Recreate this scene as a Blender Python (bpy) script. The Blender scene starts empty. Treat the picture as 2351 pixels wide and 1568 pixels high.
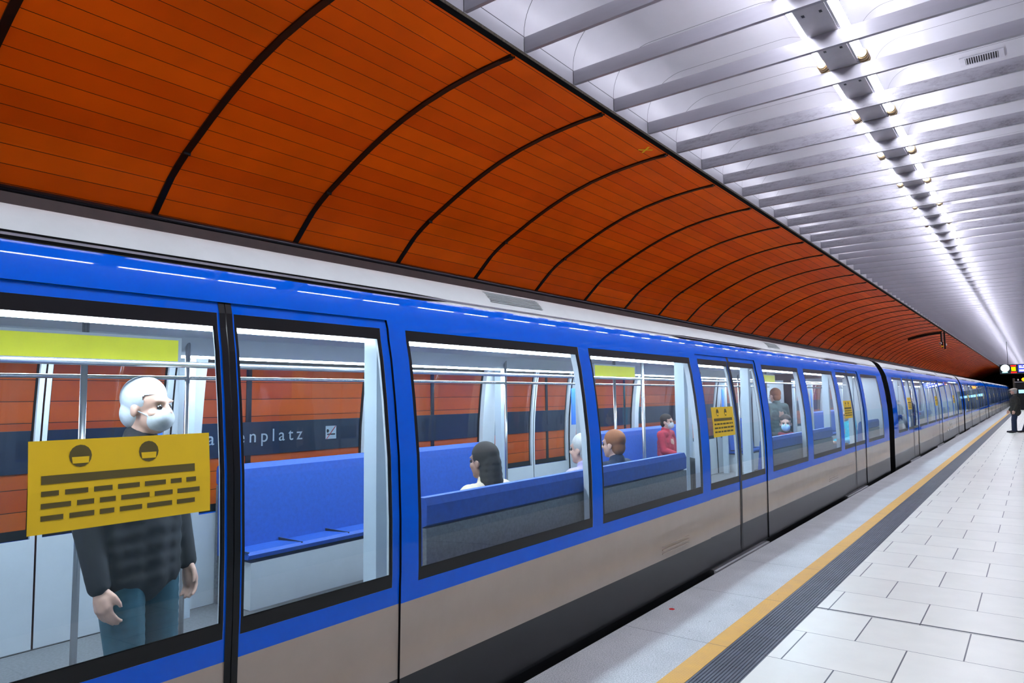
import bpy, bmesh, math, random
from mathutils import Vector, Matrix
random.seed(7)
S = bpy.context.scene
COL = S.collection
R = math.radians

# ------------------------------------------------------------------ camera, world, exposure
cam_d = bpy.data.cameras.new('camera')
cam = bpy.data.objects.new('camera', cam_d); COL.objects.link(cam)
YAW, PITCH, ROLL = R(37.4107), R(4.7158), R(-.7292)
fwd = Vector((-math.sin(YAW) * math.cos(PITCH), math.cos(YAW) * math.cos(PITCH), math.sin(PITCH)))
rgt = Vector((math.cos(YAW), math.sin(YAW), 0)); upv = rgt.cross(fwd)
r2 = rgt * math.cos(ROLL) + upv * math.sin(ROLL); u2 = upv * math.cos(ROLL) - rgt * math.sin(ROLL)
M = Matrix((r2, u2, -fwd)).transposed().to_4x4(); M.translation = Vector((0, 0, 1.63))
cam.matrix_world = M
cam_d.sensor_width = 36; cam_d.lens = 1567 * 36 / 2351; cam_d.clip_start = .05; cam_d.clip_end = 400
S.camera = cam
S.view_settings.view_transform = 'Standard'
S.view_settings.look = 'None'
S.view_settings.gamma = 1
S.view_settings.exposure = 1.12
S.cycles.max_bounces = 8; S.cycles.diffuse_bounces = 4; S.cycles.glossy_bounces = 3; S.cycles.transparent_max_bounces = 10
W = bpy.data.worlds.new('world'); S.world = W; W.use_nodes = True
W.node_tree.nodes['Background'].inputs[0].default_value = (.5, .55, .7, 1)
W.node_tree.nodes['Background'].inputs[1].default_value = .012
TUBE_POWER = 32.0       # fluorescent tubes of the platform ceiling
CAR_POWER = 36.0         # light strips inside the carriages
YN, YF = -5.0, 121.0    # near and far end of what is built

# ------------------------------------------------------------------ materials
def srgb(r, g, b):
    f = lambda c: (c / 12.92 if c <= .04045 else ((c + .055) / 1.055) ** 2.4)
    return (f(r / 255), f(g / 255), f(b / 255), 1)

class NT:
    def __init__(s, name):
        s.m = bpy.data.materials.new(name); s.m.use_nodes = True
        s.t = s.m.node_tree; s.n = s.t.nodes; s.b = s.n['Principled BSDF']; s.out = s.n['Material Output']
    def new(s, t, **k):
        n = s.n.new(t)
        for a, v in k.items(): setattr(n, a, v)
        return n
    def link(s, a, b): s.t.links.new(a, b)
    def put(s, v, sock):
        if isinstance(v, bpy.types.NodeSocket): s.link(v, sock)
        else: sock.default_value = v
    def math(s, op, a, b=0.0, c=0.0):
        n = s.new('ShaderNodeMath', operation=op)
        s.put(a, n.inputs[0]); s.put(b, n.inputs[1]); s.put(c, n.inputs[2]); return n.outputs[0]
    def coord(s):
        n = s.new('ShaderNodeTexCoord'); x = s.new('ShaderNodeSeparateXYZ'); s.link(n.outputs['Object'], x.inputs[0])
        return n.outputs['Object'], x.outputs[0], x.outputs[1], x.outputs[2]
    def uv(s):
        n = s.new('ShaderNodeTexCoord'); x = s.new('ShaderNodeSeparateXYZ'); s.link(n.outputs['UV'], x.inputs[0])
        return n.outputs['UV'], x.outputs[0], x.outputs[1]
    def lines(s, v, off, period, half):          # 1 on thin lines every period
        f = s.math('FRACT', s.math('DIVIDE', s.math('SUBTRACT', v, off), period))
        d = s.math('MULTIPLY', s.math('MINIMUM', f, s.math('SUBTRACT', 1.0, f)), period)
        return s.math('LESS_THAN', d, half)
    def noise(s, vec, scale, detail=4, rough=.6):
        n = s.new('ShaderNodeTexNoise'); s.link(vec, n.inputs['Vector'])
        n.inputs['Scale'].default_value = scale; n.inputs['Detail'].default_value = detail; n.inputs['Roughness'].default_value = rough
        return n.outputs['Fac']
    def remap(s, v, a, b, c, d):
        n = s.new('ShaderNodeMapRange'); s.put(v, n.inputs[0])
        for i, x in enumerate((a, b, c, d)): n.inputs[i + 1].default_value = x
        return n.outputs[0]
    def mix(s, f, a, b):
        n = s.new('ShaderNodeMix', data_type='RGBA'); s.put(f, n.inputs[0]); s.put(a, n.inputs[6]); s.put(b, n.inputs[7]); return n.outputs[2]
    def scale(s, vec, x, y, z):
        n = s.new('ShaderNodeMapping'); s.link(vec, n.inputs[0]); n.inputs['Scale'].default_value = (x, y, z); return n.outputs[0]
    def mul(s, col, f):
        n = s.new('ShaderNodeVectorMath', operation='SCALE'); s.put(col[:3] if isinstance(col, tuple) else col, n.inputs[0]); s.put(f, n.inputs['Scale']); return n.outputs[0]
    def bump(s, h, strength=.2, dist=.01):
        n = s.new('ShaderNodeBump'); s.link(h, n.inputs['Height']); n.inputs['Strength'].default_value = strength; n.inputs['Distance'].default_value = dist
        s.link(n.outputs[0], s.b.inputs['Normal'])

def mat(name, col, rough=.5, metal=0.0, spec=.5, coat=0.0, vary=.06, vscale=6.0, emit=None, estr=0.0):
    n = NT(name)
    if vary > 0:
        v, *_ = n.coord()
        n.link(n.mul(col, n.remap(n.noise(v, vscale), .3, .7, 1 - vary, 1 + vary)), n.b.inputs['Base Color'])
    else: n.b.inputs['Base Color'].default_value = col
    n.b.inputs['Roughness'].default_value = rough; n.b.inputs['Metallic'].default_value = metal
    n.b.inputs['Specular IOR Level'].default_value = spec
    n.b.inputs['Coat Weight'].default_value = coat; n.b.inputs['Coat Roughness'].default_value = .025
    if emit: n.b.inputs['Emission Color'].default_value = emit; n.b.inputs['Emission Strength'].default_value = estr
    return n.m

def lamp(name, col, strength):
    n = NT(name); e = n.new('ShaderNodeEmission'); e.inputs[0].default_value = col; e.inputs[1].default_value = strength
    n.link(e.outputs[0], n.out.inputs[0]); return n.m

def glass(name, tint, refl=1.0):
    n = NT(name)
    t = n.new('ShaderNodeBsdfTransparent'); t.inputs[0].default_value = tint
    g = n.new('ShaderNodeBsdfGlossy'); g.inputs['Roughness'].default_value = .02
    f = n.new('ShaderNodeFresnel'); bk = n.new('ShaderNodeNewGeometry')
    n.link(n.math('ADD', n.math('MULTIPLY', bk.outputs['Backfacing'], 1 / 1.5 - 1.5), 1.5), f.inputs[0])     # the same pane from both sides
    mx = n.new('ShaderNodeMixShader'); n.link(n.math('MULTIPLY', f.outputs[0], refl), mx.inputs[0])
    n.link(t.outputs[0], mx.inputs[1]); n.link(g.outputs[0], mx.inputs[2]); n.link(mx.outputs[0], n.out.inputs[0])
    return n.m

FIN0, FINS = 3.77, .7825        # ceiling fins
RIB0, RIBS = 2.89, 1.506        # vault ribs

def m_vault():
    n = NT('orange_enamel_panels'); v, u, w = n.uv()     # u along the track (m), w along the arc (m)
    pu = n.math('FLOOR', n.math('DIVIDE', n.math('SUBTRACT', u, RIB0), RIBS))
    pw = n.math('FLOOR', n.math('DIVIDE', n.math('SUBTRACT', w, .059), .172))
    c = n.new('ShaderNodeCombineXYZ'); n.link(pu, c.inputs[0]); n.link(pw, c.inputs[1])
    wn = n.new('ShaderNodeTexWhiteNoise'); n.link(c.outputs[0], wn.inputs[0])
    oc, *_ = n.coord()
    big = n.noise(oc, .9, 3)
    base = n.mix(wn.outputs[0], (.81, .098, .0006, 1), (.95, .144, .0008, 1))
    base = n.mul(base, n.remap(big, .3, .7, .86, 1.1))
    seam = n.lines(w, .059, .172, .0028)
    scr = n.remap(n.noise(n.scale(oc, 1, 5, 9), 2.2, 8, .75), .66, .74, 0, .22)
    col = n.mix(scr, base, (.62, .25, .07, 1))
    n.link(n.mix(seam, col, (.02, .006, .002, 1)), n.b.inputs['Base Color'])
    n.b.inputs['Roughness'].default_value = .42; n.b.inputs['Specular IOR Level'].default_value = .25
    h = n.math('MULTIPLY', seam, -1.0); n.bump(h, .5, .004)
    return n.m

def m_ceiling():
    n = NT('white_ceiling_sheet'); oc, x, y, z = n.coord()
    seam = n.lines(y, FIN0, FINS, .0035)
    lip = n.math('LESS_THAN', n.math('ABSOLUTE', n.math('SUBTRACT', z, 4.717)), .004)
    s = n.math('MAXIMUM', seam, lip)
    col = n.mul((.45, .44, .475), n.remap(n.noise(oc, 1.3, 5), .3, .7, .93, 1.04))
    n.link(n.mix(s, col, (.05, .045, .05, 1)), n.b.inputs['Base Color'])
    n.b.inputs['Roughness'].default_value = .38; n.b.inputs['Specular IOR Level'].default_value = .4
    return n.m

def m_fin(dirty):
    n = NT('fin_smudged' if dirty else 'fin_clean'); oc, x, y, z = n.coord()
    col = n.mul((.31, .30, .335), n.remap(n.noise(n.scale(oc, 1, 1, 6), 1.5, 5), .3, .7, .92, 1.05))
    if dirty:
        a = n.noise(n.scale(oc, 2.2, 1, 9), 1.6, 9, .75)
        b = n.noise(n.scale(oc, 6, 1, 14), 3.0, 9, .8)
        f = n.math('MULTIPLY', n.remap(a, .46, .60, 0, 1), n.remap(b, .42, .62, .2, 1))
        col = n.mix(n.math('MULTIPLY', f, .75), col, (.10, .095, .105, 1))
        g2 = n.remap(n.noise(n.scale(oc, 5, 1, 11), 4.0, 9, .8), .56, .66, 0, .5)
        col = n.mix(g2, col, (.45, .44, .48, 1))
    n.link(col, n.b.inputs['Base Color'])
    n.b.inputs['Roughness'].default_value = .34; n.b.inputs['Metallic'].default_value = .12
    return n.m

def m_tiles():
    n = NT('pale_stone_tiles'); oc, x, y, z = n.coord()
    T, Q = .6025, .595
    row = n.math('FLOOR', n.math('DIVIDE', n.math('SUBTRACT', y, 4.466), Q))
    xo = n.math('ADD', n.math('SUBTRACT', x, -1.353), n.math('MULTIPLY', n.math('FLOORED_MODULO', row, 2.0), -T / 2))
    j1 = n.lines(y, 4.466, Q, .0028); j2 = n.lines(xo, 0.0, T, .0042)
    tx = n.math('FLOOR', n.math('DIVIDE', xo, T))
    c = n.new('ShaderNodeCombineXYZ'); n.link(tx, c.inputs[0]); n.link(row, c.inputs[1])
    wn = n.new('ShaderNodeTexWhiteNoise'); n.link(c.outputs[0], wn.inputs[0])
    base = n.mix(wn.outputs[0], (.69, .675, .60, 1), (.75, .735, .655, 1))
    base = n.mul(base, n.remap(n.noise(oc, 5.0, 3, .5), .3, .7, .965, 1.025))
    j = n.math('MAXIMUM', j1, j2)
    n.link(n.mix(j, base, (.035, .035, .045, 1)), n.b.inputs['Base Color'])
    n.b.inputs['Roughness'].default_value = .30
    return n.m

def m_granite():
    n = NT('grey_granite'); oc, x, y, z = n.coord()
    sp = n.noise(oc, 130, 4, .7); blot = n.noise(oc, 2.4, 5)
    base = n.mix(n.remap(sp, .36, .64, 0, 1), (.24, .245, .25, 1), (.60, .61, .615, 1))
    base = n.mul(base, n.remap(blot, .3, .7, .86, 1.08))
    st = n.remap(n.noise(oc, 17, 3, .5), .70, .75, 0, .6)
    base = n.mix(st, base, (.09, .075, .065, 1))
    seam = n.lines(y, 4.467, 1.203, .0022)
    n.link(n.mix(seam, base, (.05, .05, .05, 1)), n.b.inputs['Base Color'])
    n.b.inputs['Roughness'].default_value = .48
    return n.m

def m_yellow():
    n = NT('yellow_ribbed_line'); oc, x, y, z = n.coord()
    base = n.mix(n.remap(n.noise(oc, 7, 7, .7), .35, .7, 0, 1), (.66, .36, .055, 1), (.56, .31, .075, 1))
    st = n.remap(n.noise(oc, 21, 4), .68, .74, 0, .6)
    base = n.mix(st, base, (.17, .11, .05, 1))
    seam = n.lines(y, 4.467, 1.203, .003)
    n.link(n.mix(seam, base, (.2, .13, .05, 1)), n.b.inputs['Base Color'])
    n.b.inputs['Roughness'].default_value = .5
    w = n.math('SINE', n.math('MULTIPLY', y, 2 * math.pi / .012)); n.bump(w, .5, .002)
    return n.m

def m_tactile():
    n = NT('dark_ribbed_stone'); oc, x, y, z = n.coord()
    base = n.mul((.062, .070, .090), n.remap(n.noise(n.scale(oc, 1, .6, 1), 6, 6, .7), .3, .7, .75, 1.35))
    seam = n.lines(y, 4.467, .30, .003)
    n.link(n.mix(seam, base, (.02, .02, .025, 1)), n.b.inputs['Base Color'])
    n.b.inputs['Roughness'].default_value = .42
    return n.m

MT = {}
MT['vault'] = m_vault(); MT['ceil'] = m_ceiling(); MT['fin'] = m_fin(False); MT['fin_d'] = m_fin(True)
MT['tiles'] = m_tiles(); MT['granite'] = m_granite(); MT['yellow'] = m_yellow(); MT['tactile'] = m_tactile()
MT['black'] = mat('black_steel', (.006, .006, .007, 1), .35, .3)
MT['wallpale'] = mat('pale_lilac_wall', (.46, .44, .49, 1), .45)
MT['wallteal'] = mat('pale_teal_wall', (.25, .36, .42, 1), .35)
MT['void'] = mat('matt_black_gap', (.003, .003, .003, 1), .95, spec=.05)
MT['near_black'] = mat('near_black_surface', (.012, .011, .011, 1), .9, vary=.3)  # near-black base; dark of tunnel mouth and track trough put into the colour
MT['concrete'] = mat('rough_concrete', (.085, .07, .05, 1), .95, vary=.5, vscale=40)
MT['pipe'] = mat('dark_conduit', (.05, .05, .06, 1), .22, .7)
MT['brown'] = mat('brown_tray', (.045, .026, .022, 1), .45, vary=.2)
MT['band'] = mat('petrol_name_band', (.012, .03, .055, 1), .3)
MT['white_sign'] = mat('white_lettering', (.62, .64, .66, 1), .5, vary=.03)
MT['red'] = mat('red_paint', (.65, .02, .02, 1), .4)
MT['tape'] = mat('yellow_tape', (.95, .62, .02, 1), .6)
MT['joint'] = mat('metal_joint', (.12, .15, .17, 1), .35, .6)
MT['blue'] = mat('blue_train_paint', (.0, .105, .66, 1), .4, 0, .0, .55, vary=.03)
MT['lower'] = mat('pale_grey_train_paint', (.40, .325, .265, 1), .22, 0, .3, .2, vary=.03)
MT['skirt'] = mat('dark_skirt_paint', (.013, .013, .014, 1), .3, 0, .35, .15, vary=.1)
MT['roofw'] = mat('white_roof_paint', (.50, .53, .52, 1), .4, vary=.04)
MT['rub'] = mat('black_rubber', (.004, .004, .005, 1), .35, 0, .3, vary=.1)
MT['lining'] = mat('white_interior_lining', (.44, .47, .50, 1), .4, vary=.03)
MT['carfloor'] = mat('speckled_car_floor', (.12, .125, .135, 1), .5, vary=.25, vscale=60)
MT['seat'] = mat('blue_seat_fabric', (.003, .060, .34, 1), .6, vary=.15, vscale=30)
MT['steel'] = mat('brushed_steel', (.55, .56, .58, 1), .25, .9)
MT['poster'] = mat('yellow_notice_paper', (.80, .52, .004, 1), .5, vary=.03)
MT['print'] = mat('dark_print', (.10, .075, .012, 1), .6)
MT['lemon'] = mat('lemon_notice', (.95, .88, .01, 1), .5, vary=.03)
MT['map'] = mat('blue_route_panel', (.03, .16, .62, 1), .5, vary=.1)
MT['frost'] = mat('frosted_screen', (.40, .46, .51, 1), .25, vary=.02)
MT['glass'] = glass('tinted_window_glass', (.74, .85, .93, 1), 1.15)
MT['tube'] = lamp('fluorescent_tube', (.88, .90, 1.0, 1), TUBE_POWER)
MT['carlight'] = lamp('carriage_light', (.82, .92, 1.0, 1), CAR_POWER)
MT['plate'] = mat('grey_fitting_plate', (.42, .41, .43, 1), .4, .2)
MT['reflector'] = mat('white_reflector', (.75, .75, .78, 1), .35)
MT['brass'] = mat('bronze_socket', (.46, .33, .16, 1), .32, .6)
MT['housing'] = mat('dark_teal_housing', (.006, .022, .030, 1), .35)
MT['e_white'] = lamp('lit_white', (.80, 1, 1, 1), 3.5)
MT['e_cyan'] = lamp('lit_cyan', (.25, .80, .85, 1), 1.6)
MT['e_red'] = lamp('lit_red', (1, .012, .01, 1), 1.4)
MT['e_yel'] = lamp('lit_yellow', (1, .85, 0, 1), 1.3)
MT['e_blue'] = lamp('lit_blue', (.03, .04, .85, 1), 1.3)
MT['e_text'] = lamp('lit_text', (.62, .66, 1, 1), 1.4)
MT['e_orange'] = lamp('lit_orange', (1, .25, .005, 1), 2.2)
MT['e_ad'] = lamp('lit_poster', (.28, .60, .85, 1), 1.0)
MT['orange_p'] = mat('orange_lamp_shell', (.75, .16, .02, 1), .4)
MT['vent'] = mat('vent_enamel', (.40, .39, .43, 1), .4)
MT['grille'] = mat('dark_grille_gap', (.02, .02, .022, 1), .6)
MT['skin'] = mat('skin', (.56, .33, .25, 1), .5, vary=.05)
MT['skin2'] = mat('skin_brown', (.30, .16, .11, 1), .5, vary=.05)
def cloth(name, c): return mat(name, c, .85, vary=.18, vscale=14)

# ------------------------------------------------------------------ mesh helpers
class MB:
    def __init__(s): s.v = []; s.f = []; s.m = []; s.uv = {}
    def quad(s, a, b, c, d, m=0):
        i = len(s.v); s.v += [a, b, c, d]; s.f.append((i, i + 1, i + 2, i + 3)); s.m.append(m)
    def poly(s, pts, m=0):
        i = len(s.v); s.v += list(pts); s.f.append(tuple(range(i, i + len(pts)))); s.m.append(m)
    def box(s, x0, x1, y0, y1, z0, z1, m=0):
        i = len(s.v)
        s.v += [(x0, y0, z0), (x1, y0, z0), (x1, y1, z0), (x0, y1, z0), (x0, y0, z1), (x1, y0, z1), (x1, y1, z1), (x0, y1, z1)]
        for q in ((3, 2, 1, 0), (4, 5, 6, 7), (0, 1, 5, 4), (1, 2, 6, 5), (2, 3, 7, 6), (3, 0, 4, 7)):
            s.f.append(tuple(i + k for k in q)); s.m.append(m)
    def cyl(s, a, b, ra, rb=None, seg=12, m=0, caps=True):
        a, b = Vector(a), Vector(b); rb = ra if rb is None else rb
        d = (b - a).normalized(); t = Vector((0, 0, 1)) if abs(d.z) < .9 else Vector((1, 0, 0))
        p = d.cross(t).normalized(); q = d.cross(p)
        i = len(s.v)
        for c, r in ((a, ra), (b, rb)):
            for k in range(seg):
                w = 2 * math.pi * k / seg; s.v.append(tuple(c + p * (r * math.cos(w)) + q * (r * math.sin(w))))
        for k in range(seg):
            s.f.append((i + k, i + (k + 1) % seg, i + seg + (k + 1) % seg, i + seg + k)); s.m.append(m)
        if caps:
            s.f.append(tuple(i + k for k in range(seg))[::-1]); s.m.append(m)
            s.f.append(tuple(i + seg + k for k in range(seg))); s.m.append(m)
    def extrude(s, prof, y0, y1, m=0, closed=False):     # profile [(x, z)] along y
        n = len(prof)
        for k in range(n if closed else n - 1):
            (xa, za), (xb, zb) = prof[k], prof[(k + 1) % n]
            s.quad((xa, y0, za), (xb, y0, zb), (xb, y1, zb), (xa, y1, za), m if not isinstance(m, list) else m[k])
        if closed:
            s.poly([(x, y0, z) for x, z in prof], m if not isinstance(m, list) else m[0]); s.poly([(x, y1, z) for x, z in prof][::-1], m if not isinstance(m, list) else m[0])
    def mesh(s, name, mats, off=(0, 0, 0), smooth=False):
        me = bpy.data.meshes.new(name)
        me.from_pydata([(x - off[0], y - off[1], z - off[2]) for x, y, z in s.v], [], s.f)
        for q in (mats if isinstance(mats, (list, tuple)) else [mats]): me.materials.append(q)
        me.polygons.foreach_set('material_index', s.m)
        if smooth: me.polygons.foreach_set('use_smooth', [True] * len(s.f))
        bm = bmesh.new(); bm.from_mesh(me); bmesh.ops.remove_doubles(bm, verts=bm.verts, dist=1e-5)
        bmesh.ops.recalc_face_normals(bm, faces=bm.faces); bm.to_mesh(me); bm.free()
        me.update(); return me
    def build(s, name, mats, parent=None, off=(0, 0, 0), smooth=False, loc=None):
        o = bpy.data.objects.new(name, s.mesh(name, mats, off, smooth)); COL.objects.link(o)
        if parent: o.parent = parent
        if loc is not None: o.location = loc
        return o

def tag(o, label=None, cat=None, group=None, kind=None):
    for k, v in (('label', label), ('category', cat), ('group', group), ('kind', kind)):
        if v: o[k] = v
    return o
def empty(name, loc, rz=0.0):
    o = bpy.data.objects.new(name, None); COL.objects.link(o); o.location = loc; o.rotation_euler = (0, 0, rz); o.empty_display_size = .2
    return o
def struct(o): o['kind'] = 'structure'; return o
def copy_tree(o, parent=None):
    c = o.copy(); COL.objects.link(c)
    if parent: c.parent = parent
    for ch in list(o.children): copy_tree(ch, c)
    return c
ORD = ['first', 'second', 'third', 'fourth', 'fifth', 'sixth', 'seventh', 'eighth', 'ninth', 'tenth', 'eleventh', 'twelfth', 'thirteenth', 'fourteenth']

# ------------------------------------------------------------------ the station shell
VP = [(-6.35, 3.33), (-6.2, 3.475), (-6.0, 3.66), (-5.8, 3.785), (-5.6, 3.885), (-5.34, 4.015), (-5.05, 4.145), (-4.72, 4.27), (-4.38, 4.365), (-4.03, 4.432), (-3.66, 4.475), (-3.31, 4.495)]
def arc_len(p):
    s = [0.0]
    for (a, b), (c, d) in zip(p, p[1:]): s.append(s[-1] + math.hypot(c - a, d - b))
    return s
VS = arc_len(VP)
def vault_at(s):
    s = max(0, min(VS[-1], s))
    for k in range(len(VP) - 1):
        if s <= VS[k + 1] + 1e-9:
            t = (s - VS[k]) / (VS[k + 1] - VS[k]); return (VP[k][0] + t * (VP[k + 1][0] - VP[k][0]), VP[k][1] + t * (VP[k + 1][1] - VP[k][1]))
def wall_mesh(name, prof, s0, y0, y1):
    me = bpy.data.meshes.new(name); v = []; f = []; uvs = []
    ss = [s0 + a for a in arc_len(prof)]
    for x, z in prof: v += [(x, y0, z), (x, y1, z)]
    for k in range(len(prof) - 1):
        f.append((2 * k, 2 * k + 2, 2 * k + 3, 2 * k + 1)); uvs += [(y0, ss[k]), (y0, ss[k + 1]), (y1, ss[k + 1]), (y1, ss[k])]
    me.from_pydata(v, [], f); l = me.uv_layers.new(name='UVMap')
    for i, q in enumerate(uvs): l.data[i].uv = q
    me.materials.append(MT['vault']); me.update()
    o = bpy.data.objects.new(name, me); COL.objects.link(o); return struct(o)
seams = [0.0] + [.059 + .172 * k for k in range(0, 20) if .059 + .172 * k < VS[-1]] + [VS[-1]]
wall_mesh('wall_left', [(-6.352, -1.1), (-6.351, 1.08)] + [vault_at(s) for s in seams], -4.41, YN, YF)
b = MB(); b.box(-6.351, -6.325, YN, YF, 1.085, 1.418); struct(b.build('trim_1', MT['band']))
b = MB(); b.cyl((-6.30, YN, 3.315), (-6.30, YF, 3.315), .028, seg=14); struct(b.build('trim_2', MT['pipe'], smooth=True))
b = MB(); b.box(-6.345, -6.285, YN, YF, 2.93, 3.285); struct(b.build('trim_3', MT['brown']))
b = MB(); b.box(-3.36, -3.307, YN, YF, 4.497, 4.548, 0); b.box(-3.345, -3.303, YN, YF, 4.548, 4.574, 1); struct(b.build('trim_4', [MT['void'], MT['concrete']]))
for k in range(-1, 30):
    b = MB(); b.box(-6.350, -6.338, 3.89 + 2.655 * k - .028, 3.89 + 2.655 * k + .028, -1.05, 2.93); struct(b.build('trim_12', MT['black']))
# ceiling: two coved troughs meeting above the light line
def arc(cx, cz, r, a0, a1, n=12): return [(cx + r * math.cos(R(a0 + (a1 - a0) * k / n)), cz + r * math.sin(R(a0 + (a1 - a0) * k / n))) for k in range(n + 1)]
CP = [(-3.31, 4.574), (-3.31, 4.74)] + arc(-2.865, 4.74, .445, 180, 90)[1:] + [(-1.83, 5.185)] + arc(-1.83, 4.75, .435, 90, 0)[1:] + [(-1.395, 4.735), (-1.135, 4.735), (-1.13, 4.96)] + \
     arc(-.87, 4.96, .26, 180, 90)[1:] + [(.335, 5.22)] + arc(.335, 4.78, .44, 90, 0)[1:] + [(.775, 4.574)]
b = MB(); b.extrude(CP, YN, 98.5); o = struct(b.build('ceiling', MT['ceil']))
for p in o.data.polygons: p.use_smooth = True
o.data.shade_smooth()
m = o.modifiers.new('edge', 'EDGE_SPLIT'); m.split_angle = R(35)
b = MB(); b.quad((-3.31, 98.5, 4.5), (.8, 98.5, 4.5), (.8, 98.5, 5.4), (-3.31, 98.5, 5.4)); b.quad((-3.4, 98.5, 4.52), (.9, 98.5, 4.52), (.9, YF, 4.52), (-3.4, YF, 4.52)); struct(b.build('ceiling', MT['near_black']))
# platform
b = MB(); b.box(-1.437, .79, YN, 112, -.25, 0); struct(b.build('floor', MT['tiles']))
b = MB(); b.box(-2.435, -1.82, YN, 112, -.20, 0); struct(b.build('trim_5', MT['granite']))
b = MB(); b.box(-1.82, -1.69, YN, 112, -.20, .002); struct(b.build('trim_6', MT['yellow']))
pr = [(-1.69, -.2), (-1.69, .0)]; x = -1.685; pit = .0204
while x + pit < -1.437:
    pr += [(x, .0), (x + .003, .0045), (x + .0125, .0045), (x + .0155, .0)]; x += pit
pr += [(-1.437, .0), (-1.437, -.2)]
b = MB(); b.extrude(pr, YN, 112); struct(b.build('trim_7', MT['tactile']))
b = MB(); b.box(-1.437, .79, 5.672, 5.690, -.01, .0015, 0); b.box(-1.437, .79, 5.678, 5.684, .001, .0025, 1); struct(b.build('trim_8', [MT['joint'], MT['black']]))
b = MB(); b.box(-2.40, -2.2, YN, YF, -1.1, -.2); struct(b.build('trim_9', MT['near_black']))
b = MB(); b.box(-6.4, -2.2, YN, YF, -1.25, -1.1); struct(b.build('floor', MT['near_black']))
for xr in (-3.95 - .717, -3.95 + .717):
    b = MB(); b.box(xr - .035, xr + .035, YN, YF, -1.1, -.95); struct(b.build('trim_10', MT['pipe']))
# the wall beside the platform (unseen, pale tones inferred from window reflections), ends
b = MB(); b.box(.79, .85, YN, 98, 1.37, 4.6, 0); b.box(.79, .85, YN, 98, 0, 1.37, 1); struct(b.build('wall_right', [MT['wallpale'], MT['wallteal']]))
b = MB(); b.quad((-6.5, YN, -1.2), (.9, YN, -1.2), (.9, YN, 5.4), (-6.5, YN, 5.4)); struct(b.build('wall_near', MT['near_black']))  # unseen end wall, added behind the camera to enclose the light
b = MB(); b.quad((-6.6, YF, -1.2), (3, YF, -1.2), (3, YF, 5.4), (-6.6, YF, 5.4)); b.quad((.8, 98, -.2), (.8, 98, 5.4), (.8, YF, 5.4), (.8, YF, -.2)); struct(b.build('wall_far', MT['near_black']))  # near-black sheets put the unlit tunnel mouth's dark into their colour

# ------------------------------------------------------------------ vault ribs
def rib_mesh(w, depth, s0, s1):
    b = MB(); n = 22; pts = [vault_at(s0 + (s1 - s0) * k / n) for k in range(n + 1)]; inn = []
    for k, (x, z) in enumerate(pts):
        (xa, za), (xb, zb) = pts[max(0, k - 1)], pts[min(n, k + 1)]; l = math.hypot(xb - xa, zb - za)
        inn.append((x + (zb - za) / l * depth, z - (xb - xa) / l * depth))
    for k in range(n):
        o0, o1, i0, i1 = pts[k], pts[k + 1], inn[k], inn[k + 1]
        P = lambda q, y: (q[0], y, q[1])
        b.quad(P(i0, -w), P(i1, -w), P(i1, w), P(i0, w)); b.quad(P(o0, -w), P(o1, -w), P(i1, -w), P(i0, -w)); b.quad(P(o0, w), P(i0, w), P(i1, w), P(o1, w))
    (x, z), (x2, z2) = inn[-1], inn[-2]
    b.box(x - .13, x - .02, -w * .8, w * .8, z - .012, z + .004)      # end clip
    mid = inn[5]; b.cyl((mid[0], -w * 1.05, mid[1]), (mid[0], w * 1.05, mid[1]), .018, seg=8)             # splice
    return b.mesh('vault_rib', MT['black'])
rm = rib_mesh(.029, .016, 0, VS[-1] - .004)
near = ['black curved rib crossing the very corner of the orange vault', 'black curved rib nearest the camera in full length on the orange vault']
for k in range(-1, 78):
    o = bpy.data.objects.new('vault_rib', rm); COL.objects.link(o); o.location = (0, RIB0 + RIBS * k, 0)
    i = k + 1
    if i < 2: lab = near[i]
    elif i < 13: lab = 'black curved rib on the orange vault, %s full rib from the camera' % ORD[i - 1]
    else: lab = 'thin black rib in the far run of the orange vault, past the twelfth'
    tag(o, lab, 'rib', 'black ribs of the orange vault')

# yellow tape cross on the vault, just before the fourth full rib
ct = empty('tape_cross', (-3.44, 7.10, 4.487)); tag(ct, 'yellow tape cross stuck on the orange vault near the ceiling edge', 'tape mark')
for ang in (R(48), R(-38)):
    b = MB(); d = Vector((math.cos(ang), math.sin(ang))); n_ = Vector((-d.y, d.x)) * .013
    L = .085
    ps = [Vector(d * -L) - n_, Vector(d * L) - n_, Vector(d * L) + n_, Vector(d * -L) + n_]
    tops = [(p.x, p.y, p.x * .05 - .002) for p in ps]; bots = [(p.x, p.y, p.x * .05 - .005) for p in ps]
    b.poly(tops); b.poly(bots[::-1])
    for k in range(4): b.quad(tops[k], tops[(k + 1) % 4], bots[(k + 1) % 4], bots[k])
    b.build('strip', MT['tape'], ct)

# ------------------------------------------------------------------ ceiling fins
def fin_mesh(m):
    b = MB(); b.box(-3.305, .77, -.0005, .024, 4.585, 4.713); b.box(-3.305, .77, .0, .036, 4.583, 4.587)
    return b.mesh('ceiling_fin', m)
fm, fd = fin_mesh(MT['fin']), fin_mesh(MT['fin_d'])
for k in range(-1, 121):
    y = FIN0 + FINS * k
    o = bpy.data.objects.new('ceiling_fin', fd if 5 <= k <= 14 else fm); COL.objects.link(o); o.location = (0, y, 0)
    if k == -1: lab = 'white ceiling fin overhead, only its lit middle showing at the top edge'
    elif k < 5: lab = 'clean white ceiling fin spanning the platform, %s from the camera' % ORD[k]
    elif k < 14: lab = 'smudged white ceiling fin spanning the platform, %s from the camera' % ORD[k]
    else: lab = 'white ceiling fin in the far run that merges into fine stripes'
    tag(o, lab, 'ceiling fin', 'white fins hanging across the platform ceiling')

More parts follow.
